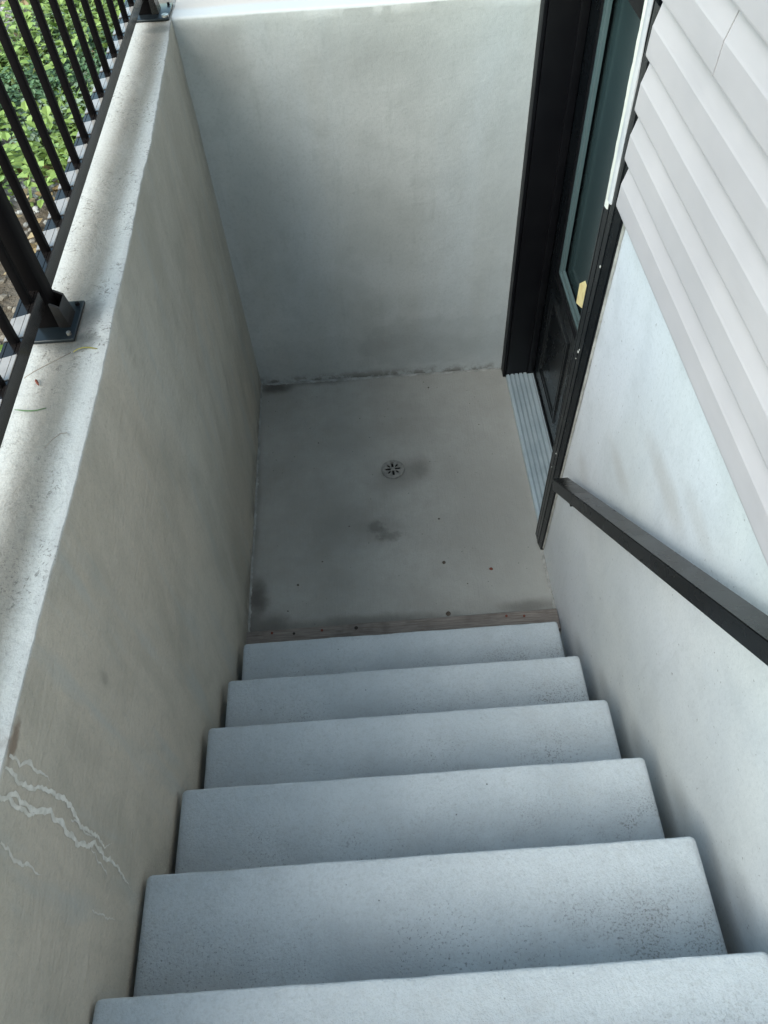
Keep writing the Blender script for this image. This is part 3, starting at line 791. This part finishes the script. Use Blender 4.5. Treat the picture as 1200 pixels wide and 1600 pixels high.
# ================================================================== SMALL DEBRIS
def blob(r, seed, flat=.6, name='pebble', sub=1):
    bm = bmesh.new(); bmesh.ops.create_icosphere(bm, subdivisions=sub, radius=r)
    for v in bm.verts:
        v.co *= 1+.35*noise.noise(v.co/r+Vector((seed, 0, 0))); v.co.z *= flat
    me = bpy.data.meshes.new(name); bm.to_mesh(me); bm.free(); return me
SPECKS = [(.891, 2.486, .005), (.869, 2.53, .003), (.306, 2.154, .0035), (.861, 1.635, .005), (.859, 1.396, .009), (1.061, 1.345, .008), (.851, 1.14, .012), (.21, 1.335, .006),
          (.319, 1.447, .004), (.445, 1.629, .004), (.168, 1.209, .004), (.52, 2.3, .003), (1.12, 2.2, .003), (.95, 1.28, .003)]
where = ['grit speck near the far wall, right of the drain', 'smallest grit speck closest to the far wall', 'grit speck left of the drain', 'grit speck right of the dark smear below the drain',
         'flat brownish grit right of centre before the wood strip', 'reddish brown grit near the right wall', 'large dark clod touching the edge of the wood strip', 'grit near the left wall before the wood strip',
         'grit speck between the left wall and the dark smear', 'grit just left of the dark smear mid-floor', 'grit beside the left end of the wood strip', 'grit between drain and far wall, left of centre',
         'grit speck close to the ribbed door threshold', 'grit between the flat brownish bit and the wood strip']
for i, ((x, y, r), w) in enumerate(zip(SPECKS, where)):
    o = put('pebble', blob(r, i*3.1, .5), M['pebble'] if i not in (5,) else M['rust'], None, (x, y, .001+r*.2))
    tag(o, 'dark '+w if not w.startswith(('flat','reddish','large','smallest')) else w, 'grit', 'bits of grit scattered on the landing floor')
def blade(pts, w, mat, name, label, cat):
    v, f = [], []
    n = len(pts)
    for i, (x, y) in enumerate(pts):
        a = Vector(pts[max(0, i-1)]); b = Vector(pts[min(n-1, i+1)]); d = (b-a).normalized(); s = Vector((-d.y, d.x))
        ww = w*math.sin(math.pi*(i+.35)/(n-.3)); z = WTOP+.003+.002*math.sin(i*1.3)
        v += [(x+s.x*ww, y+s.y*ww, z), (x, y, z+.0016), (x-s.x*ww, y-s.y*ww, z), (x, y, z-.0008)]
    for i in range(n-1):
        for k in range(4):
            a = i*4+k; b = i*4+(k+1) % 4; f.append((a, b, b+4, a+4))
    f += [(3, 2, 1, 0), tuple((n-1)*4+k for k in range(4))]
    o = put(name, meshof(name, v, f, True), mat); tag(o, label, cat); return o
M['tip'] = leafm('yellowed_blade', (.22, .20, .05), (.33, .28, .08))
blade([(-.025, .892), (-.016, .899), (-.006, .904), (.006, .906), (.017, .903), (.027, .897)], .0026, M['tip'], 'grass_blade', 'curled yellow-green blade of dry grass on the wall top below the post base plate', 'leaf')
blade([(-.114, .731), (-.104, .728), (-.094, .726), (-.081, .7265), (-.068, .727), (-.049, .729)], .0021, M['leaf_a'], 'grass_blade', 'thin straight green grass blade on the wall top poking from under the rail', 'leaf')
blade([(-.0895, .816), (-.087, .811), (-.083, .804), (-.080, .799)], .0030, M['rust'], 'fallen_leaf', 'tiny red-brown leaf scrap on the wall top beside the rail', 'leaf')
M['hair'] = (lambda q: q.done((.32, .28, .24), .8, .2))(NM('dry_fibre'))
blade([(-.115, .822), (-.097, .838), (-.078, .854), (-.055, .875), (-.031, .894)], .00045, M['hair'], 'dry_stem', 'hair-thin dry stem lying diagonally on the wall top near the base plate', 'twig')
blade([(-.03, .62), (-.018, .640), (-.006, .655), (.006, .658), (.012, .650)], .00045, M['hair'], 'dry_stem', 'hair-thin curled fibre on the wall top nearest the camera', 'twig')

# ================================================================== GROUND COVER BEYOND THE RAILING
rnd = random.Random(11)
def leafpatch(name, count, region, size, mat, up=(.02, .12), shape=0, dens=None, kind='stuff'):
    v, f = [], []
    made = 0; tries = 0
    while made < count and tries < count*12:
        tries += 1
        x = rnd.uniform(region[0], region[1]); y = rnd.uniform(region[2], region[3])
        if dens and rnd.random() > dens(x, y): continue
        made += 1
        z = GZ+rnd.uniform(*up); L = rnd.uniform(*size); a = rnd.uniform(0, 6.283); tl = rnd.uniform(-.5, .9)
        if shape == 0:
            w = L*rnd.uniform(.30, .5); fold = L*.12
            P = [(0, 0, 0), (.35, w/L, fold/L), (.75, .75*w/L, fold/L*.6), (1, 0, -.1), (.75, -.75*w/L, fold/L*.6), (.35, -w/L, fold/L)]
            F = [(0, 1, 2, 3), (0, 3, 4, 5)]
        else:
            w = .045
            P = [(0, -w, 0), (.5, -w*.9, .42), (1, 0, .5), (.5, w*.9, .42), (0, w, 0)]; F = [(0, 1, 3, 4), (1, 2, 3)]; z = GZ
        ca, sa, ct, st = math.cos(a), math.sin(a), math.cos(tl), math.sin(tl); b = len(v)
        for (px, py, pz) in P:
            px, py, pz = px*L, py*L, pz*L
            if shape == 0: px, pz = px*ct-pz*st, px*st+pz*ct
            v.append((x+px*ca-py*sa, y+px*sa+py*ca, z+pz))
        for q in F: f.append(tuple(b+k for k in q))
    o = put(name, meshof(name, v, f), mat); o['kind'] = kind; return o
def dn(x, y, seed=0, lo=.10, hi=.32):
    n = nz(x, y, seed, 2.1, seed)+.35*nz(x, y, seed, 7, seed)
    k = max(0, min(1, (n-lo)/(hi-lo)))
    if y < 1.62: k *= .04
    return k
REG = (-3.2, -.18, .4, 6.5)
NEAR = (-1.35, -.18, 1.2, 4.0)
for (cnt, reg) in ((11000, NEAR), (11000, REG)):
    leafpatch('ground_cover', cnt, reg, (.009, .024), M['leaf_a'], (.01, .09), 0, lambda x, y: dn(x, y, 1))
    leafpatch('ground_cover', cnt//2, reg, (.009, .024), M['leaf_c'], (.01, .07), 0, lambda x, y: dn(x, y, 2))
    leafpatch('ground_cover', cnt//4, reg, (.014, .038), M['leaf_b'], (.02, .11), 0, lambda x, y: dn(x, y, 3, 0, .3))
    leafpatch('grass', cnt//3, reg, (.06, .15), M['leaf_b'], (0, 0), 1, lambda x, y: dn(x, y, 4, 0, .3))
    leafpatch('dry_litter', cnt//10, reg, (.02, .05), M['dry'], (.005, .03), 0, None)
# gravel as one object
def gravelmesh(count, reg, r0, r1):
    base = blob(1, 2.2, .7, 'g', 1); bv = [v.co.copy() for v in base.vertices]; bf = [tuple(p.vertices) for p in base.polygons]
    v, f = [], []
    for i in range(count):
        x, y = rnd.uniform(reg[0], reg[1]), rnd.uniform(reg[2], reg[3]); r = rnd.uniform(r0, r1)**1; a = rnd.uniform(0, 6.28); sx, sy = rnd.uniform(.7, 1.3), rnd.uniform(.7, 1.2); b = len(v)
        ca, sa = math.cos(a), math.sin(a)
        for c in bv:
            X, Y = c.x*r*sx, c.y*r*sy
            v.append((x+X*ca-Y*sa, y+X*sa+Y*ca, GZ+c.z*r*.9+r*.2))
        for q in bf: f.append(tuple(b+k for k in q))
    return meshof('gravel', v, f)
g = put('gravel', gravelmesh(5200, (-1.6, -.17, .6, 4.3), .004, .013), M['gravel']); g['kind'] = 'stuff'

# larger individual weeds
def weed(x, y, n, L, h, mat, label, seed):
    r = random.Random(seed); w = thing('weed', label, 'plant', (x, y, GZ), 'broad-leaved weeds beyond the railing')
    sv_, sf_ = [], []
    for i in range(n):
        a = i*2.4+r.uniform(-.3, .3); l = L*r.uniform(.7, 1.15); wd_ = l*r.uniform(.26, .36); rise = r.uniform(.15, .7); st = h*r.uniform(.3, .8)
        v, f = [], []
        ca, sa = math.cos(a), math.sin(a); ns = 6
        for k in range(ns+1):
            t = k/ns; ww = wd_*math.sin(math.pi*min(1, .08+.92*t)**.8)*(1 if k < ns else 0)
            R_ = l*t*math.cos(rise*(1-.5*t)); Z = st+l*t*math.sin(rise)*(1-.75*t)+.002
            for (o, dz) in ((-1, .18*ww), (0, 0), (1, .18*ww)):
                v.append((R_*ca-o*ww*sa+.01*ca, R_*sa+o*ww*ca+.01*sa, Z+dz))
        for k in range(ns):
            for j in range(2):
                q = k*3+j; f.append((q, q+1, q+4, q+3))
        put('leaf', meshof('leaf', v, f, True), mat, w)
    return w
weed(-.50, 2.75, 7, .085, .06, M['leaf_a'], 'dark green broad-leaved weed showing between the pickets beside the pale gravel patch', 1)
weed(-.62, 2.25, 6, .080, .05, M['leaf_a'], 'broad bright green weed leaves at the left edge of the photo behind the pickets', 2)
weed(-.42, 1.88, 9, .075, .05, M['leaf_b'], 'yellow-green weed clump closest to the bare brown soil', 3)
weed(-.36, 3.15, 6, .07, .07, M['leaf_a'], 'weed at the far end of the railing close to the wall corner', 4)
weed(-.78, 3.2, 8, .09, .06, M['leaf_b'], 'farthest yellow-green weed clump in the upper left corner', 5)
weed(-.34, 2.35, 6, .06, .05, M['leaf_a'], 'small green weed right against the wall behind the middle pickets', 6)
